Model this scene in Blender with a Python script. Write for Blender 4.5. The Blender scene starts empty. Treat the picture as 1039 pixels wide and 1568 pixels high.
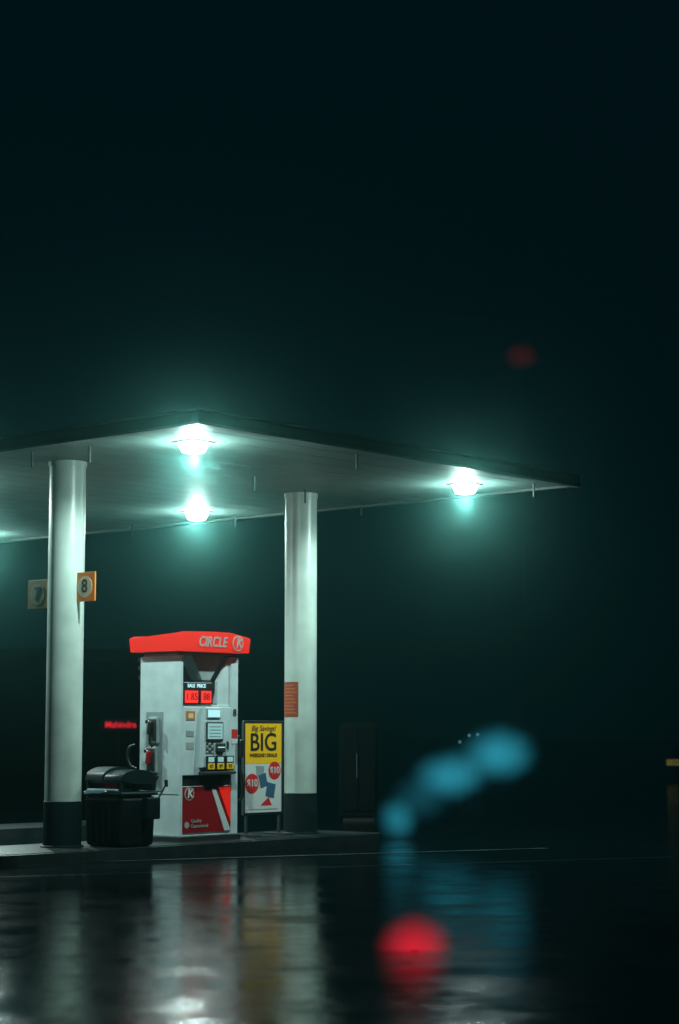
import bpy, bmesh, math, random
from mathutils import Vector, Matrix
random.seed(4)
S=bpy.context.scene
ANG=math.radians(49.2)
U=Vector((math.cos(ANG),math.sin(ANG),0)); V=Vector((-math.sin(ANG),math.cos(ANG),0))

# ---------------------------------------------------------------- materials
def mat(name,col,rough=.5,metal=0,emit=None,es=0,noise=0,nscale=8,bump=0,bscale=40,spec=.5,coat=0):
    m=bpy.data.materials.new(name); m.use_nodes=True
    nt=m.node_tree; b=nt.nodes['Principled BSDF']
    b.inputs['Base Color'].default_value=(*col,1); b.inputs['Roughness'].default_value=rough
    b.inputs['Metallic'].default_value=metal; b.inputs['Specular IOR Level'].default_value=spec
    b.inputs['Coat Weight'].default_value=coat
    if emit: b.inputs['Emission Color'].default_value=(*emit,1); b.inputs['Emission Strength'].default_value=es
    tc=nt.nodes.new('ShaderNodeTexCoord')
    if noise:
        n=nt.nodes.new('ShaderNodeTexNoise'); n.inputs['Scale'].default_value=nscale; n.inputs['Detail'].default_value=6
        nt.links.new(tc.outputs['Object'],n.inputs['Vector'])
        r=nt.nodes.new('ShaderNodeMapRange'); r.inputs[1].default_value=.3; r.inputs[2].default_value=.7
        r.inputs[3].default_value=1-noise; r.inputs[4].default_value=1
        nt.links.new(n.outputs['Fac'],r.inputs[0])
        mx=nt.nodes.new('ShaderNodeVectorMath'); mx.operation='SCALE'; mx.inputs[0].default_value=col
        nt.links.new(r.outputs[0],mx.inputs['Scale']); nt.links.new(mx.outputs[0],b.inputs['Base Color'])
    if bump:
        n2=nt.nodes.new('ShaderNodeTexNoise'); n2.inputs['Scale'].default_value=bscale
        nt.links.new(tc.outputs['Object'],n2.inputs['Vector'])
        bp=nt.nodes.new('ShaderNodeBump'); bp.inputs['Strength'].default_value=bump; bp.inputs['Distance'].default_value=.01
        nt.links.new(n2.outputs['Fac'],bp.inputs['Height']); nt.links.new(bp.outputs[0],b.inputs['Normal'])
    return m
M=dict(
 white=mat('white_enamel',(.60,.74,.75),.35,noise=.25,nscale=3.5),
 grey=mat('grey_panel',(.28,.35,.36),.4,noise=.2),
 dgrey=mat('dark_grey',(.03,.04,.04),.5,noise=.2),
 black=mat('black_plastic',(.010,.012,.013),.4),
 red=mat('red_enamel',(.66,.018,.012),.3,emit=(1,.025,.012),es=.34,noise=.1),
 redpanel=mat('red_lower_panel',(.30,.007,.011),.35,noise=.2),
 led=mat('red_led',(.3,0,0),.4,emit=(1,.03,.02),es=1.8),
 screen=mat('lit_screen',(.3,.5,.5),.2,emit=(.45,.85,.9),es=.75),
 screen2=mat('lit_screen_dim',(.3,.5,.5),.2,emit=(.4,.75,.78),es=.3),
 whitet=mat('white_print',(.6,.66,.64),.5),
 greyt=mat('grey_print',(.33,.35,.32),.5),
 yellow=mat('yellow_print',(.72,.44,.01),.45,emit=(1,.6,.02),es=.08),
 orange=mat('orange_print',(.62,.18,.01),.5,noise=.15),
 sorange=mat('sign_orange',(.6,.19,.01),.5,noise=.2,emit=(1,.25,.02),es=.09),  # weak emission added to brighten the poorly lit plate
 scream=mat('sign_cream',(.6,.55,.36),.5,noise=.15,emit=(.8,.75,.45),es=.09),  # same added emission on the disc, which holds no lamp
 sorange2=mat('sign_orange_worn',(.26,.14,.02),.6,noise=.3),
 scream2=mat('sign_cream_worn',(.25,.27,.18),.6,noise=.25),
 cream=mat('cream_print',(.62,.58,.4),.5),
 blackt=mat('black_print',(.01,.015,.01),.5),
 bluet=mat('blue_print',(.04,.12,.2),.5),
 redt=mat('red_print',(.6,.02,.02),.5),
 fadedred=mat('faded_red_label',(.30,.04,.015),.6,noise=.2),
 column=mat('column_paint',(.50,.62,.56),.33,noise=.28,nscale=2.5,bump=.05,bscale=7),
 colbase=mat('column_dark_base',(.005,.017,.018),.5,noise=.3,spec=.25),
 fascia=mat('fascia',(.06,.085,.08),.6,spec=.2),
 trim=mat('trim',(.26,.33,.31),.45,noise=.4,nscale=3),
 kerb=mat('kerb_concrete',(.018,.030,.030),.4,noise=.5,nscale=5,bump=.5,bscale=30,spec=.3),
 bin=mat('bin_plastic',(.005,.010,.011),.4,noise=.3,spec=.2),
 binlid=mat('bin_lid',(.007,.014,.016),.33,spec=.35),
 bag=mat('bin_bag',(.35,.5,.55),.3),
 metal=mat('metal',(.3,.33,.33),.3,1),
 rubber=mat('rubber',(.01,.01,.012),.35),
 signred=mat('dealer_sign_red',(.2,0,0),.5,emit=(1,.02,.05),es=.7),
 signyel=mat('street_sign_yellow',(.15,.14,.05),.5,emit=(.5,.5,.12),es=.14),
 wall=mat('dark_wall',(.003,.006,.006),.8,noise=.3,spec=.05),
 window=mat('dark_window',(.003,.006,.006),.2,spec=.1),
 bulb=mat('tiny_bulb',(.5,.5,.5),.5,emit=(.3,.9,1),es=.45),
 redpuck=mat('added_puck_red',(.2,0,0),.4,emit=(1,.02,.04),es=.1,spec=0),  # for the added puck under the red glow, not a real lamp
)
ml=bpy.data.materials.new('lamp_lens'); ml.use_nodes=True
nt=ml.node_tree; nt.nodes.clear()
o=nt.nodes.new('ShaderNodeOutputMaterial'); e=nt.nodes.new('ShaderNodeEmission')
e.inputs[0].default_value=(.72,1,.95,1); e.inputs[1].default_value=60; nt.links.new(e.outputs[0],o.inputs[0]); M['lens']=ml

# ---------------------------------------------------------------- helpers
def link(ob,parent=None):
    S.collection.objects.link(ob)
    if parent: ob.parent=parent
    return ob
def empty(name,loc=(0,0,0),rot=0):
    e=bpy.data.objects.new(name,None); e.location=loc; e.rotation_euler=(0,0,rot); e.empty_display_size=.2
    return link(e)
def meshob(name,bm,m,parent=None,bevel=0,smooth=False,seg=2):
    if bevel:
        bmesh.ops.bevel(bm,geom=bm.edges[:],offset=bevel,segments=seg,affect='EDGES',profile=.5,clamp_overlap=True)
    bmesh.ops.recalc_face_normals(bm,faces=bm.faces[:])
    me=bpy.data.meshes.new(name); bm.to_mesh(me); bm.free()
    me.materials.append(M[m] if isinstance(m,str) else m)
    if smooth:
        for p in me.polygons: p.use_smooth=True
    return link(bpy.data.objects.new(name,me),parent)
def box(name,x0,x1,y0,y1,z0,z1,m,parent=None,bevel=0,taper=None,rot=None):
    bm=bmesh.new(); bmesh.ops.create_cube(bm,size=1)
    for v in bm.verts:
        sx=sy=1
        if taper and v.co.z>0: sx,sy=taper
        v.co=Vector(((x0+x1)/2+v.co.x*(x1-x0)*sx,(y0+y1)/2+v.co.y*(y1-y0)*sy,(z0+z1)/2+v.co.z*(z1-z0)))
    if rot:
        c=Vector(((x0+x1)/2,(y0+y1)/2,(z0+z1)/2))
        bmesh.ops.rotate(bm,verts=bm.verts,cent=c,matrix=Matrix.Rotation(rot[1],3,rot[0]))
    return meshob(name,bm,m,parent,bevel)
def prism(name,pts,axis,d0,d1,m,parent=None,bevel=0):
    bm=bmesh.new()
    def mk(p,d):
        return (p[0],d,p[1]) if axis=='y' else ((d,p[0],p[1]) if axis=='x' else (p[0],p[1],d))
    A=[bm.verts.new(mk(p,d0)) for p in pts]; B=[bm.verts.new(mk(p,d1)) for p in pts]
    n=len(pts); bm.faces.new(A); bm.faces.new(B[::-1])
    for i in range(n): bm.faces.new((A[i],A[(i+1)%n],B[(i+1)%n],B[i]))
    return meshob(name,bm,m,parent,bevel)
def lathe(name,prof,m,parent=None,loc=(0,0,0),seg=128):
    bm=bmesh.new(); rings=[]
    for r,z in prof:
        rings.append([bm.verts.new((loc[0]+r*math.cos(2*math.pi*i/seg),loc[1]+r*math.sin(2*math.pi*i/seg),loc[2]+z)) for i in range(seg)])
    for a,b in zip(rings,rings[1:]):
        for i in range(seg): bm.faces.new((a[i],a[(i+1)%seg],b[(i+1)%seg],b[i]))
    bm.faces.new(rings[0][::-1]); bm.faces.new(rings[-1])
    return meshob(name,bm,m,parent)
def text(name,body,size,loc,m,parent,face='y',shear=0,align='CENTER',ext=.002,bold=0,sx=1):
    c=bpy.data.curves.new(name,'FONT'); c.body=body; c.size=size; c.shear=shear; c.align_x=align; c.align_y='CENTER'
    c.extrude=ext; c.offset=bold
    t=bpy.data.objects.new(name+'_tmp',c); S.collection.objects.link(t)
    bpy.context.view_layer.update()
    me=bpy.data.meshes.new_from_object(t.evaluated_get(bpy.context.evaluated_depsgraph_get()))
    bpy.data.objects.remove(t); me.materials.clear(); me.materials.append(M[m])
    ob=bpy.data.objects.new(name,me); link(ob,parent)
    ob.location=loc; ob.scale=(sx,1,1)
    ob.rotation_euler=(math.radians(90),0,0 if face=='y' else math.radians(-90))
    return ob
def tube(name,pts,r,m,parent=None):
    c=bpy.data.curves.new(name,'CURVE'); c.dimensions='3D'; c.bevel_depth=r; c.bevel_resolution=4; c.resolution_u=10
    s=c.splines.new('BEZIER'); s.bezier_points.add(len(pts)-1)
    for bp,p in zip(s.bezier_points,pts): bp.co=p; bp.handle_left_type=bp.handle_right_type='AUTO'
    t=bpy.data.objects.new(name+'_tmp',c); S.collection.objects.link(t); bpy.context.view_layer.update()
    me=bpy.data.meshes.new_from_object(t.evaluated_get(bpy.context.evaluated_depsgraph_get()))
    bpy.data.objects.remove(t); me.materials.clear(); me.materials.append(M[m])
    for p in me.polygons: p.use_smooth=True
    return link(bpy.data.objects.new(name,me),parent)

# ---------------------------------------------------------------- ground (wet asphalt)
g=bpy.data.materials.new('wet_asphalt'); g.use_nodes=True; nt=g.node_tree; b=nt.nodes['Principled BSDF']; L=nt.links.new; N=nt.nodes.new
tc=N('ShaderNodeTexCoord')
n1=N('ShaderNodeTexNoise'); n1.inputs['Scale'].default_value=1.0; n1.inputs['Detail'].default_value=10; n1.inputs['Roughness'].default_value=.68
L(tc.outputs['Object'],n1.inputs['Vector'])
r1=N('ShaderNodeMapRange'); r1.inputs[1].default_value=.38; r1.inputs[2].default_value=.66; r1.inputs[3].default_value=.07; r1.inputs[4].default_value=.15
L(n1.outputs['Fac'],r1.inputs[0]); L(r1.outputs[0],b.inputs['Roughness'])
# puddles reflect strongly, drained patches hardly at all
rs=N('ShaderNodeMapRange'); rs.inputs[1].default_value=.42; rs.inputs[2].default_value=.60; rs.inputs[3].default_value=.15; rs.inputs[4].default_value=.012
L(n1.outputs['Fac'],rs.inputs[0]); L(rs.outputs[0],b.inputs['Specular IOR Level'])
cr=N('ShaderNodeTexNoise'); cr.inputs['Scale'].default_value=90; cr.inputs['Detail'].default_value=3; L(tc.outputs['Object'],cr.inputs['Vector'])
rm=N('ShaderNodeValToRGB'); rm.color_ramp.elements[0].position=.35; rm.color_ramp.elements[0].color=(.0010,.0028,.0032,1)
rm.color_ramp.elements[1].position=.7; rm.color_ramp.elements[1].color=(.004,.009,.009,1)
L(cr.outputs['Fac'],rm.inputs[0]); L(rm.outputs[0],b.inputs['Base Color'])
n3=N('ShaderNodeTexNoise'); n3.inputs['Scale'].default_value=4.5; n3.inputs['Detail'].default_value=10; n3.inputs['Roughness'].default_value=.66
L(tc.outputs['Object'],n3.inputs['Vector'])
r3=N('ShaderNodeMapRange'); r3.inputs[1].default_value=.40; r3.inputs[2].default_value=.62; r3.inputs[3].default_value=.22; r3.inputs[4].default_value=.55
L(n1.outputs['Fac'],r3.inputs[0])
bp=N('ShaderNodeBump'); bp.inputs['Distance'].default_value=.010
L(r3.outputs[0],bp.inputs['Strength']); L(n3.outputs['Fac'],bp.inputs['Height']); L(bp.outputs[0],b.inputs['Normal'])
M['ground']=g
bm=bmesh.new(); bmesh.ops.create_grid(bm,x_segments=4,y_segments=4,size=400); meshob('ground',bm,'ground')

def strip(name,p0,p1,w,z,m):
    p0=Vector((*p0,z)); p1=Vector((*p1,z)); d=(p1-p0).normalized(); n=Vector((-d.y,d.x,0))*w/2
    bm=bmesh.new(); bm.faces.new([bm.verts.new(p) for p in (p0-n,p1-n,p1+n,p0+n)]); return meshob(name,bm,m)
M['drain']=mat('drain_concrete',(.10,.14,.14),.25,noise=.97,nscale=2.5,bump=.4,bscale=20)
strip('drain_channel',(-6,20.9),(2.6,25.1),.10,.005,'drain')
strip('expansion_joint',(-5.5,19.2),(4,23.4),.02,.005,'drain')

# ---------------------------------------------------------------- canopy
C=Vector((-1.44,19.95,0))
can=empty('gas_station_canopy',C,ANG)
LU,LV=6.94,11.9
dm=bpy.data.materials.new('canopy_deck'); dm.use_nodes=True; nt=dm.node_tree; b=nt.nodes['Principled BSDF']; L=nt.links.new; N=nt.nodes.new
b.inputs['Roughness'].default_value=.55; b.inputs['Specular IOR Level'].default_value=.3
tc=N('ShaderNodeTexCoord'); sp=N('ShaderNodeSeparateXYZ'); L(tc.outputs['Object'],sp.inputs[0])
mm=N('ShaderNodeMath'); mm.operation='MULTIPLY'; mm.inputs[1].default_value=1/.4; L(sp.outputs['Y'],mm.inputs[0])
fr=N('ShaderNodeMath'); fr.operation='FRACT'; L(mm.outputs[0],fr.inputs[0])
ra=N('ShaderNodeValToRGB'); E=ra.color_ramp.elements; E[0].position=0;E[0].color=(0,0,0,1);E[1].position=.06;E[1].color=(1,1,1,1)
L(fr.outputs[0],ra.inputs[0])
no=N('ShaderNodeTexNoise'); no.inputs['Scale'].default_value=1.5; no.inputs['Detail'].default_value=5; L(tc.outputs['Object'],no.inputs['Vector'])
mr=N('ShaderNodeMapRange'); mr.inputs[3].default_value=.7; mr.inputs[4].default_value=1.2; L(no.outputs['Fac'],mr.inputs[0])
m2=N('ShaderNodeMix'); m2.data_type='RGBA'; m2.inputs[6].default_value=(.10,.16,.15,1); m2.inputs[7].default_value=(.20,.31,.285,1); L(ra.outputs[0],m2.inputs[0])
vs=N('ShaderNodeVectorMath'); vs.operation='SCALE'; L(m2.outputs[2],vs.inputs[0]); L(mr.outputs[0],vs.inputs['Scale']); L(vs.outputs[0],b.inputs['Base Color'])
bu=N('ShaderNodeBump'); bu.inputs['Strength'].default_value=.5; bu.inputs['Distance'].default_value=.02; L(ra.outputs[0],bu.inputs['Height']); L(bu.outputs[0],b.inputs['Normal'])
M['deck']=dm
box('deck',.1,LU-.1,.1,LV-.1,4.62,4.68,'deck',can)
box('roof_top',.1,LU-.1,.1,LV-.1,4.682,4.72,'fascia',can)
for nm,a in dict(fascia_front=(0,LU,0,.09),fascia_back=(0,LU,LV-.09,LV),fascia_left=(0,.09,.092,LV-.092),fascia_right=(LU-.09,LU,.092,LV-.092)).items():
    x0,x1,y0,y1=a; f='fr' in nm or 'ba' in nm
    box(nm,*a,4.615,4.73,'fascia',can)
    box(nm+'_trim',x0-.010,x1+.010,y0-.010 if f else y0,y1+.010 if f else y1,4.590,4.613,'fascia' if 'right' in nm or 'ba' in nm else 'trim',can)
    box(nm+'_cap',x0-.014,x1+.014,y0-.014 if f else y0,y1+.014 if f else y1,4.732,4.752,'trim',can)
for i,(a,b_) in enumerate([(1.21,3.37),(5.33,3.37),(1.21,8.0),(5.33,8.0)]):
    lathe('column_%d'%(i+1),[(.213,.66),(.213,4.56),(.225,4.56),(.225,4.619)],'column',can,(a,b_,0))
    lathe('column_base_%d'%(i+1),[(.25,.13),(.25,.15),(.222,.16),(.222,.655),(.214,.659)],'colbase',can,(a,b_,0))
for i,(a,b_) in enumerate([(2.9,.35),(6.4,.35),(.5,2.2),(3.6,2.6),(5.0,3.0),(6.6,3.4),(.35,3.0),(6.6,5.8),(6.6,8.0)]):
    box('drop_rod_%d'%(i+1),a-.010,a+.010,b_-.010,b_+.010,4.44,4.62,'dgrey',can)

def lamp(a,b_):
    e=empty('canopy_light',C+U*a+V*b_,ANG)
    bm=bmesh.new(); bmesh.ops.create_cube(bm,size=1)
    for v in bm.verts:
        k=.26 if v.co.z>0 else .18
        v.co=Vector((v.co.x*k,v.co.y*k,4.55+v.co.z*.11))
    meshob('lens',bm,'lens',e,.02)
    box('housing',-.17,.17,-.17,.17,4.6055,4.6195,'trim',e,.003)
    ld=bpy.data.lights.new('lamp','SPOT'); ld.spot_size=math.radians(172); ld.spot_blend=.3; ld.shadow_soft_size=.07
    ld.energy=410; ld.color=(.72,1,.94)
    lo=bpy.data.objects.new('lamp',ld); link(lo,e); lo.location=(0,0,4.42)
    ld=bpy.data.lights.new('lamp_spill','POINT'); ld.shadow_soft_size=.05; ld.energy=55; ld.color=(.68,1,.93)
    lo=bpy.data.objects.new('lamp_spill',ld); link(lo,e); lo.location=(0,0,4.43)
for b_ in (1.07,5.9,10.8):
    for a in (1.0,5.9): lamp(a,b_)

# ---------------------------------------------------------------- island
COL1=C+U*1.21+V*3.37
isl=empty('pump_island',COL1,ANG)
def rounded(x0,x1,y0,y1,r,n=10):
    pts=[]
    for cx,cy,a0 in ((x1-r,y1-r,0),(x0+r,y1-r,90),(x0+r,y0+r,180),(x1-r,y0+r,270)):
        for k in range(n+1):
            a=math.radians(a0+90*k/n); pts.append((cx+r*math.cos(a),cy+r*math.sin(a)))
    return pts
prism('kerb',rounded(-1.6,5.0,-.78,.78,.3),'z',-.05,.13,'kerb',isl,.015)
prism('top_slab',rounded(-1.5,4.9,-.68,.68,.25),'z',.12,.136,'kerb',isl)
prism('kerb_rear',rounded(-1.6,5.0,3.88,5.08,.3),'z',-.05,.13,'kerb',isl,.015)

# ---------------------------------------------------------------- fuel pump
P=Vector((-1.914,24.007,0)); pu=empty('fuel_pump',P,ANG); W,D=1.0,.72
box('plinth',-.03,W+.03,-.03,D+.03,.137,.20,'metal',pu,.006)
box('end_post_near',0,.035,0,D,.201,2.38,'white',pu,.008)
prism('end_post_shoulder',[(0.05,2.381),(D-.05,2.381),(D-.09,2.43),(.09,2.43)],'x',.002,.2,'grey',pu)
box('end_post_seam',-.0035,-.0005,.03,D-.03,.70,.706,'dgrey',pu)
box('end_post_far',W-.12,W,.0,D,.201,2.38,'white',pu,.01)
box('rear_post',.036,W-.121,D-.05,D,.201,1.0,'white',pu,.005)
box('core_lower',.036,W-.121,.05,D-.06,.201,1.80,'dgrey',pu)
box('core_back_upper',.28,W-.121,D-.2,D-.1,1.81,2.42,'grey',pu)
prism('hopper',[(.26,2.42),(.86,2.42),(.60,2.09),(.46,2.09)],'y',.10,.30,'grey',pu,.006)
prism('cheek_panel',[(.66,2.08),(.878,2.36),(.878,1.78),(.66,1.78)],'y',.03,.08,'white',pu,.004)
box('hopper_foot',.46,.60,.09,.3,2.0,2.088,'dgrey',pu)
box('shelf',.036,.878,.02,.5,1.765,1.79,'white',pu,.004)
box('display_frame',.036,.55,.0,.10,1.791,2.06,'black',pu,.008)
for i,(x0,x1) in enumerate(((.05,.29),(.33,.52))):
    box('led_window_%d'%(i+1),x0,x1,-.006,.0,1.80,1.965,'redpanel',pu)
    box('led_glow_%d'%(i+1),x0+.012,x1-.012,-.010,-.0065,1.812,1.953,'led',pu)
    text('led_digits_%d'%(i+1),'88' if i else '1.85',.12,((x0+x1)/2,-.014,1.882),'redpanel',pu,bold=.003)
text('display_label','SALE  PRICE',.06,(.26,-.006,2.015),'screen',pu,bold=.002)
box('control_panel',.036,.878,.0,.05,.93,1.764,'white',pu,.008)
prism('keypad_housing',[(.30,1.02),(.76,1.02),(.72,1.46),(.66,1.76),(.36,1.76),(.34,1.46)],'y',-.06,-.001,'white',pu,.012)
box('orange_label',.085,.235,-.008,-.001,1.60,1.71,'orange',pu,.002)
box('orange_label_centre',.12,.20,-.011,-.0085,1.62,1.68,'cream',pu)
box('top_screen_bezel',.375,.615,-.075,-.061,1.62,1.74,'grey',pu,.006)
box('top_screen',.39,.60,-.080,-.0755,1.635,1.725,'screen',pu)
box('main_screen_bezel',.365,.66,-.078,-.061,1.345,1.58,'dgrey',pu,.008)
box('main_screen',.385,.64,-.084,-.0785,1.37,1.56,'screen2',pu)
for r in range(4):
    box('screen_line_%d'%r,.41,.61,-.087,-.0845,1.395+r*.04,1.405+r*.04,'grey',pu)
for r in range(4):
    for c in range(3):
        box('key_%d%d'%(r,c),.37+c*.045,.403+c*.045,-.073,-.061,1.20+r*.033,1.224+r*.033,'dgrey' if (r+c)%2 else 'greyt',pu,.003)
box('card_reader',.53,.69,-.092,-.061,1.21,1.32,'dgrey',pu,.01)
box('card_slot',.55,.67,-.096,-.0925,1.262,1.274,'screen',pu)
box('receipt_slot',.72,.82,-.02,-.001,1.24,1.34,'dgrey',pu,.005)
box('tray',.30,.86,-.11,-.001,.94,.975,'dgrey',pu,.008)
for i in range(3):
    x=.38+i*.165
    box('grade_button_frame_%d'%i,x-.012,x+.132,-.085,-.061 if i<2 else -.001,.985,1.165,'black',pu,.006)
    box('grade_button_%d'%i,x,x+.12,-.092,-.0855,1.0,1.075,'yellow',pu,.004)
    box('grade_label_%d'%i,x+.01,x+.11,-.091,-.0855,1.09,1.15,'screen2',pu,.002)
    text('grade_text_%d'%i,('87','89','93')[i],.06,(x+.06,-.094,1.037),'blackt',pu)
text('pump_number','8',.12,(.935,-.004,1.69),'blackt',pu,bold=.003)
box('red_label',.885,.985,-.006,-.001,1.38,1.49,'redt',pu)
box('white_label',.885,.985,-.006,-.001,1.31,1.365,'whitet',pu)
box('small_label_a',.09,.22,-.005,-.001,1.40,1.47,'grey',pu)
box('small_label_b',.09,.22,-.005,-.001,1.25,1.33,'greyt',pu)
box('hollow_shade',.036,.878,.03,.05,.80,.929,'black',pu)  # black sheet put in as the shade of the recess
box('lower_door_frame',.0365,.879,.012,.05,.202,.80,'white',pu,.004)
box('lower_door',.045,.87,.0,.0115,.24,.795,'redpanel',pu,.004)
prism('stripe_white',[(.53,.77),(.60,.77),(.86,.27),(.86,.25),(.76,.25)],'y',-.006,-.0005,'whitet',pu)
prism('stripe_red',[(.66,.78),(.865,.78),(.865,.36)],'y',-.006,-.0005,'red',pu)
prism('badge_ring',[(.15+.082*math.cos(t*math.pi/16),.71+.082*math.sin(t*math.pi/16)) for t in range(32)],'y',-.005,-.0005,'greyt',pu)
prism('badge_inner',[(.15+.064*math.cos(t*math.pi/16),.71+.064*math.sin(t*math.pi/16)) for t in range(32)],'y',-.008,-.0052,'redpanel',pu)
text('badge_letter','K',.15,(.155,-.011,.71),'whitet',pu,shear=.2,bold=.004)
prism('guarantee_badge',[(.11+.04*math.cos(t*math.pi/12),.335+.04*math.sin(t*math.pi/12)) for t in range(24)],'y',-.005,-.0005,'greyt',pu)
text('guarantee_text','Quality\nGuaranteed',.062,(.18,-.005,.35),'greyt',pu,align='LEFT')
def header():
    bm=bmesh.new(); n=16; x0,x1,y0,y1=-.12,1.08,-.13,.80
    ring=[]
    for k in range(n): ring.append((x0+(x1-x0)*k/n,y0,0))
    for k in range(n): ring.append((x1,y0+(y1-y0)*k/n,2.635))
    for k in range(n): ring.append((x1-(x1-x0)*k/n,y1,2.63))
    for k in range(n): ring.append((x0,y1-(y1-y0)*k/n,2.60+.06*(k/n)))
    ring=[(x,y,(2.665+.015*math.sin(math.pi*(x-x0)/(x1-x0)) - .05*max(0,((x-x0)/(x1-x0)-.72)/.28)) if abs(y-y0)<1e-6 else z) for x,y,z in ring]
    cx,cy=(x0+x1)/2,(y0+y1)/2
    top=[bm.verts.new(p) for p in ring]
    bot=[bm.verts.new((cx+(x-cx)*.975,cy+(y-cy)*.975,2.435)) for x,y,z in ring]
    m=len(ring)
    for i in range(m): bm.faces.new((bot[i],bot[(i+1)%m],top[(i+1)%m],top[i]))
    bm.faces.new(top); bm.faces.new(bot[::-1])
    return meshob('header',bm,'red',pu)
header()
box('header_soffit',.0,W,.05,D-.05,2.405,2.434,'dgrey',pu)
text('header_text','CIRCLE',.175,(.40,-.135,2.55),'greyt',pu,shear=.25,bold=.003,sx=.86)
prism('header_badge',[(.85+.095*math.cos(t*math.pi/16),2.55+.095*math.sin(t*math.pi/16)) for t in range(32)],'y',-.136,-.129,'greyt',pu)
prism('header_badge_inner',[(.85+.078*math.cos(t*math.pi/16),2.55+.078*math.sin(t*math.pi/16)) for t in range(32)],'y',-.139,-.1365,'red',pu)
text('header_badge_letter','K',.17,(.86,-.142,2.55),'greyt',pu,shear=.25,bold=.004)
def nozzle(name,y,z,accent):
    e=empty(name,(0,0,0)); e.parent=pu
    box('boot',-.045,-.001,y-.10,y+.10,z-.16,z+.17,'grey',e,.02,taper=(1,.85))
    box('boot_recess',-.052,-.0455,y-.07,y+.07,z-.12,z+.14,'dgrey',e,.01)
    box('handle',-.115,-.053,y-.035,y+.03,z-.05,z+.12,accent,e,.018,rot=('X',.18))
    box('guard',-.10,-.07,y-.085,y-.065,z-.10,z+.08,'black',e,.006)
    tube('spout',[(-.08,y,z+.08),(-.09,y+.05,z+.13),(-.07,y+.085,z+.10)],.014,'metal',e)
    tube('hose_tail',[(-.085,y,z-.05),(-.09,y-.01,z-.14),(-.07,y-.03,z-.20)],.016,'rubber',e)
nozzle('nozzle_upper',.45,1.47,'black'); nozzle('nozzle_lower',.47,1.11,'redpanel')
box('side_recess_panel',-.008,-.0005,.31,.60,.74,1.70,'grey',pu,.003)
prism('side_wedge',[(.36,.92),(.56,.92),(.46,.80)],'x',-.03,-.0085,'dgrey',pu)
box('far_nozzle_boot',1.001,1.07,.02,.22,1.10,1.42,'black',pu,.02)
box('far_nozzle',1.005,1.05,-.06,.015,1.14,1.36,'black',pu,.015)
tube('far_hose',[(1.04,.05,1.12),(1.10,.02,.85),(1.12,.1,.60),(1.10,.3,.75),(1.06,.35,1.6),(1.03,.35,2.25)],.017,'rubber',pu)
tube('near_hose',[(-.03,.76,1.30),(-.05,.86,1.25),(-.04,.84,1.05),(-.02,.76,1.0)],.017,'rubber',pu)
for z in (2.1,2.22,2.32):
    box('bracket_l_%d'%int(z*100),.0,.03,D,D+.04,z,z+.05,'black',pu)
    box('bracket_r_%d'%int(z*100),W,W+.04,.02,.05,z-.02,z+.03,'black',pu)

# ---------------------------------------------------------------- number signs on column
def numsign(name,vc,n,faded):
    e=empty(name,COL1+V*vc,ANG)
    z=3.13 if not faded else 3.08
    box('plate',-.02,.0,-.17,.17,z-.17,z+.17,'sorange2' if faded else 'sorange',e,.004)
    prism('disc',[(.125*math.cos(t*math.pi/20),z+.125*math.sin(t*math.pi/20)) for t in range(40)],'x',-.024,-.0205,'scream2' if faded else 'scream',e)
    text('digit',n,.22,(-.027,0,z),'blackt',e,face='x',bold=.002)
    s=-1 if vc>0 else 1
    box('bracket',-.0,.02,min(s*.1,s*(abs(vc)-.2)),max(s*.1,s*(abs(vc)-.2)),z-.02,z+.02,'metal',e)
    return e
numsign('pump_number_sign',-.35,'8',False)
numsign('pump_number_sign',.49,'7',True)

# ---------------------------------------------------------------- warning notice on far column
COL2=C+U*5.33+V*3.37
wn=empty('warning_notice',COL2,ANG)
def curved(name,a0,a1,z0,z1,r,m,parent):
    bm=bmesh.new(); n=12; A=[];B=[]
    for k in range(n+1):
        a=a0+(a1-a0)*k/n; A.append(bm.verts.new((r*math.cos(a),r*math.sin(a),z0))); B.append(bm.verts.new((r*math.cos(a),r*math.sin(a),z1)))
    for k in range(n): bm.faces.new((A[k],A[k+1],B[k+1],B[k]))
    return meshob(name,bm,m,parent)
cd=-(COL2.normalized()); la=math.atan2(cd.dot(V),cd.dot(U))
curved('label',la-1.45,la-.14,1.65,2.11,.217,'fadedred',wn)
for i in range(9):
    z=1.70+i*.045
    curved('print_line_%d'%i,la-1.2,la-.25-.1*(i%3),z,z+.012,.2195,'orange',wn)

# ---------------------------------------------------------------- poster stand
PS=COL1+U*3.39; ps=empty('poster_stand',PS,ANG)
w=.375
box('frame_left',-w,-w+.03,-.02,.02,.40,1.60,'metal',ps,.004); box('frame_right',w-.03,w,-.02,.02,.40,1.60,'metal',ps,.004)
box('frame_top',-w+.031,w-.031,-.02,.02,1.57,1.60,'metal',ps,.004); box('frame_bottom',-w+.031,w-.031,-.02,.02,.40,.43,'metal',ps,.004)
box('poster_lower',-w+.031,w-.031,-.01,.01,.431,1.05,'whitet',ps); box('poster_upper',-w+.031,w-.031,-.012,.01,1.0505,1.569,'yellow',ps)
box('board_border',-w+.02,w-.02,.0105,.018,.41,1.59,'dgrey',ps)
text('poster_script','Big Savings!',.10,(0,-.015,1.50),'blackt',ps,shear=.3)
text('poster_big','BIG',.32,(0,-.015,1.315),'blackt',ps,bold=.003,sx=1.05)
text('poster_sub','WEEKEND DEALS!',.064,(0,-.015,1.155),'blackt',ps,bold=.001)
def disc(name,x,z,r,m,y=-.011,d=.003):
    prism(name,[(x+r*math.cos(t*math.pi/18),z+r*math.sin(t*math.pi/18)) for t in range(36)],'y',y-d,y,m,ps)
disc('burst_a',-.21,.80,.125,'redt'); disc('burst_b',.215,.96,.115,'redt')
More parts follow.
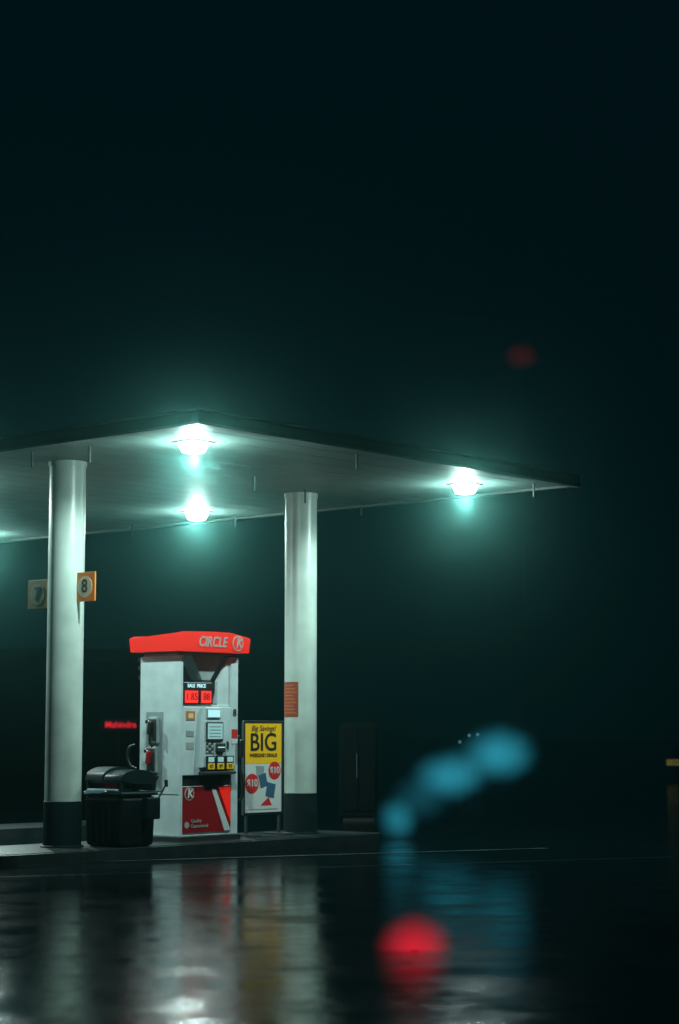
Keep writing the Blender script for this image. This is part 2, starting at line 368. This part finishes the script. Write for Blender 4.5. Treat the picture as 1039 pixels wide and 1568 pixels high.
text('burst_a_text','$10',.13,(-.21,-.017,.80),'whitet',ps,bold=.002); text('burst_b_text','$10',.12,(.215,-.017,.96),'whitet',ps,bold=.002)
box('product_cup',-.12,.0,-.014,-.0105,.88,1.02,'grey',ps,taper=(1.3,1)); box('product_bag',.06,.22,-.014,-.0105,.62,.80,'bluet',ps,rot=('Y',.2))
box('product_box',-.07,.06,-.0185,-.0150,.76,.92,'bluet',ps,rot=('Y',-.25)); prism('product_wedge',[(-.05,.52),(.16,.52),(.10,.62)],'y',-.014,-.0105,'redt',ps)
box('small_print',-.28,.28,-.013,-.0105,.465,.475,'greyt',ps)
box('leg_left',-w+.05,-w+.08,-.015,.015,.137,.399,'dgrey',ps); box('leg_right',w-.08,w-.05,-.015,.015,.137,.399,'dgrey',ps)
box('foot_left',-w+.04,-w+.09,-.25,.25,.1365,.16,'dgrey',ps,.005); box('foot_right',w-.09,w-.04,-.25,.25,.1365,.16,'dgrey',ps,.005)

# ---------------------------------------------------------------- trash bin with windshield washer station
tb=empty('trash_bin',COL1+U*.56+V*-.37,ANG)
box('body',-.27,.27,-.30,.30,.137,.72,'bin',tb,.05,taper=(1.06,1.06))
for i in range(5): box('body_rib_%d'%i,-.287,-.272,-.22+i*.1,-.19+i*.1,.2,.66,'bin',tb)
box('rim',-.30,.30,-.33,.33,.721,.77,'binlid',tb,.022)
prism('bag_edge',[(-.10,.765),(.02,.745),(.14,.75),(.26,.735),(.27,.765),(.2,.785),(-.08,.79)],'x',-.325,-.302,'bag',tb,.004)
box('bag_lip',-.30,-.05,-.25,.25,.771,.80,'bag',tb,.01)
for i,(y0,y1,hh) in enumerate(((-.31,-.01,.13),(.01,.31,.16))):
    prof=[]
    for k in range(25):
        t=k/24*math.pi; prof.append((-.28*math.cos(t),.89+hh*math.sin(t)**.8))
    prof+= [(.28,.775),(.22,.775),(.22,.86),(-.10,.86)]
    prism('hood_%d'%(i+1),prof,'y',y0,y1,'binlid',tb,.012)
box('hood_post',-.26,-.23,-.3,-.27,.771,.91,'binlid',tb); box('hood_post_b',-.26,-.23,.27,.3,.771,.91,'binlid',tb)
box('washer_bucket',.02,.24,-.43,-.335,.45,.70,'bin',tb,.015)
tube('squeegee_handle',[(.13,-.38,.55),(.22,-.42,.70),(.30,-.46,.86)],.011,'dgrey',tb)
box('squeegee_grip',.28,.31,-.475,-.445,.82,.90,'black',tb)

# ---------------------------------------------------------------- distant things
db=empty('dealership_building',(0,0,0))
box('walls',-19.5,-7.5,75,87,0,4.2,'wall',db); box('parapet',-19.8,-7.2,74.7,87.3,4.2,4.6,'wall',db)
for i in range(5): box('window_%d'%i,-19+i*2.3,-17.1+i*2.3,74.93,74.99,.8,2.6,'window',db)
sg=empty('dealership_sign',(0,0,0))
text('letters','Mahindra',.31,(-8.15,74.0,1.73),'signred',sg,bold=.004,ext=.03)
box('backing',-8.95,-7.55,74.08,74.12,1.5,1.95,'black',sg)
box('post',-8.27,-8.22,74.05,74.075,0,1.5,'black',sg)
ss=empty('street_name_sign',(0,0,0))
box('plate',9.85,10.5,59.9,59.94,.46,.64,'signyel',ss,.01); box('post',10.15,10.2,59.95,60,0,1.0,'black',ss)
text('print','EXIT',.14,(10.17,59.89,.55),'wall',ss)
ib=empty('ice_freezer',(0,0,0))
box('cabinet',.0,.62,33,33.8,.05,1.62,'wall',ib,.03); box('door_left',.03,.30,32.97,32.995,.15,1.5,'window',ib,.01); box('door_right',.32,.59,32.97,32.995,.15,1.5,'window',ib,.01)
box('handle',.27,.285,32.93,32.965,.7,1.1,'dgrey',ib); box('feet',.05,.57,33.05,33.7,0,.045,'black',ib)

# ---------------------------------------------------------------- added glow volumes for blurred colour spots, and distant bulbs
def volmat(name,col,strength,noise=.0,edge=.55,nsc=2):
    m=bpy.data.materials.new(name); m.use_nodes=True; nt=m.node_tree; nt.nodes.clear(); L=nt.links.new; N=nt.nodes.new
    o=N('ShaderNodeOutputMaterial'); e=N('ShaderNodeEmission'); e.inputs[0].default_value=(*col,1)
    tc=N('ShaderNodeTexCoord'); ln=N('ShaderNodeVectorMath'); ln.operation='LENGTH'; L(tc.outputs['Object'],ln.inputs[0])
    nz=N('ShaderNodeTexNoise'); nz.inputs['Scale'].default_value=nsc; nz.inputs['Detail'].default_value=3; L(tc.outputs['Object'],nz.inputs['Vector'])
    a=N('ShaderNodeMath'); a.operation='MULTIPLY_ADD'; a.inputs[1].default_value=noise; L(nz.outputs['Fac'],a.inputs[0]); L(ln.outputs['Value'],a.inputs[2])
    r=N('ShaderNodeMapRange'); r.interpolation_type='SMOOTHSTEP'; r.inputs[1].default_value=edge; r.inputs[2].default_value=1.0
    r.inputs[3].default_value=strength; r.inputs[4].default_value=0; L(a.outputs[0],r.inputs[0]); L(r.outputs[0],e.inputs[1]); L(e.outputs[0],o.inputs['Volume'])
    return m
def blob(name,loc,rad,m,parent=None):
    bm=bmesh.new(); bmesh.ops.create_icosphere(bm,subdivisions=4,radius=1)
    ob=meshob(name,bm,m,parent); ob.location=loc; ob.scale=rad; return ob
cy=volmat('cyan_glow_vol',(.04,.50,.68),1.2,noise=.3,edge=.10,nsc=1.6)  # emission volume imitating an out-of-focus cyan smear, not steam
cy2=volmat('cyan_glow_vol_thin',(.04,.42,.58),.45,noise=.3,edge=.05,nsc=1.4)
st=empty('cyan_blur_glow',(0,0,0))  # made-up glow standing in for a blurred cyan smear; no plume here
blob('blob_top',(2.22,27.5,1.16),(.74,.50,.56),cy,st); blob('blob_neck',(1.82,27.5,.98),(.66,.45,.50),cy2,st)
blob('blob_mid',(1.50,27.5,.84),(.72,.45,.50),cy,st); blob('blob_wisp',(1.12,27.5,.56),(.60,.35,.50),cy2,st); blob('blob_low',(.80,27.5,.26),(.42,.32,.46),cy,st)
rl=empty('red_blur_glow',(.50,13.4,0))  # made-up glow standing in for a blurred red spot
lathe('added_puck',[(.03,0),(.03,.004),(.02,.006)],'redpuck',rl,seg=24)  # puck added only to sit under the glow
blob('glow_volume',(0,0,0),(.33,.33,.31),volmat('red_glow_vol',(1,.004,.03),1.9,noise=.15,edge=.12),rl)
tw=empty('sky_red_glow',(5.6,60,0))  # made-up floating red glow for a faint blurred spot; no beacon known
lathe('added_stem',[(.004,0),(.004,13.0)],'black',tw,seg=8)  # hairline support added under the glow, too thin to see
blob('glow_volume',(0,0,13.0),(.78,.62,.60),volmat('far_red_glow_vol',(1,.05,.03),.045,noise=.2,edge=.15),tw)
sl=empty('string_lights',(0,0,0))
for i,(x,z) in enumerate(((5.98,.98),(6.45,1.3),(6.87,1.34))):
    lathe('bulb_%d'%i,[(.02,-.05),(.05,0),(.02,.05)],'bulb',sl,(x,99,z),seg=10)

# ---------------------------------------------------------------- drizzle haze
fm=bpy.data.materials.new('haze'); fm.use_nodes=True; nt=fm.node_tree; nt.nodes.clear()
o=nt.nodes.new('ShaderNodeOutputMaterial'); vsn=nt.nodes.new('ShaderNodeVolumeScatter'); vsn.inputs['Color'].default_value=(.35,1,.92,1)
vsn.inputs['Density'].default_value=.0026; vsn.inputs['Anisotropy'].default_value=.972
nt.links.new(vsn.outputs[0],o.inputs['Volume'])
bm=bmesh.new(); bmesh.ops.create_cube(bm,size=1)
for v in bm.verts: v.co=Vector((v.co.x*50,22+v.co.y*50,6.01+v.co.z*12))
meshob('haze',bm,fm)

# ---------------------------------------------------------------- world, camera
Wd=bpy.data.worlds.new('World'); S.world=Wd; Wd.use_nodes=True
nt=Wd.node_tree; bg=nt.nodes['Background']
tc=nt.nodes.new('ShaderNodeTexCoord'); sp=nt.nodes.new('ShaderNodeSeparateXYZ'); nt.links.new(tc.outputs['Generated'],sp.inputs[0])
rp=nt.nodes.new('ShaderNodeValToRGB'); rp.color_ramp.elements[0].position=0; rp.color_ramp.elements[0].color=(.0003,.0048,.0056,1)
rp.color_ramp.elements[1].position=.5; rp.color_ramp.elements[1].color=(.0003,.0062,.0086,1)
nt.links.new(sp.outputs['Z'],rp.inputs[0]); nt.links.new(rp.outputs[0],bg.inputs[0]); bg.inputs[1].default_value=1
cam=bpy.data.cameras.new('camera'); co=bpy.data.objects.new('camera',cam); link(co)
co.location=(0,0,1.45); co.rotation_euler=(math.radians(90+6.38),0,0)
cam.sensor_width=36; cam.sensor_fit='AUTO'; cam.lens=69.3; cam.clip_end=2000
cam.dof.use_dof=True; cam.dof.focus_distance=24.4; cam.dof.aperture_fstop=1.4
S.camera=co
S.view_settings.view_transform='Standard'
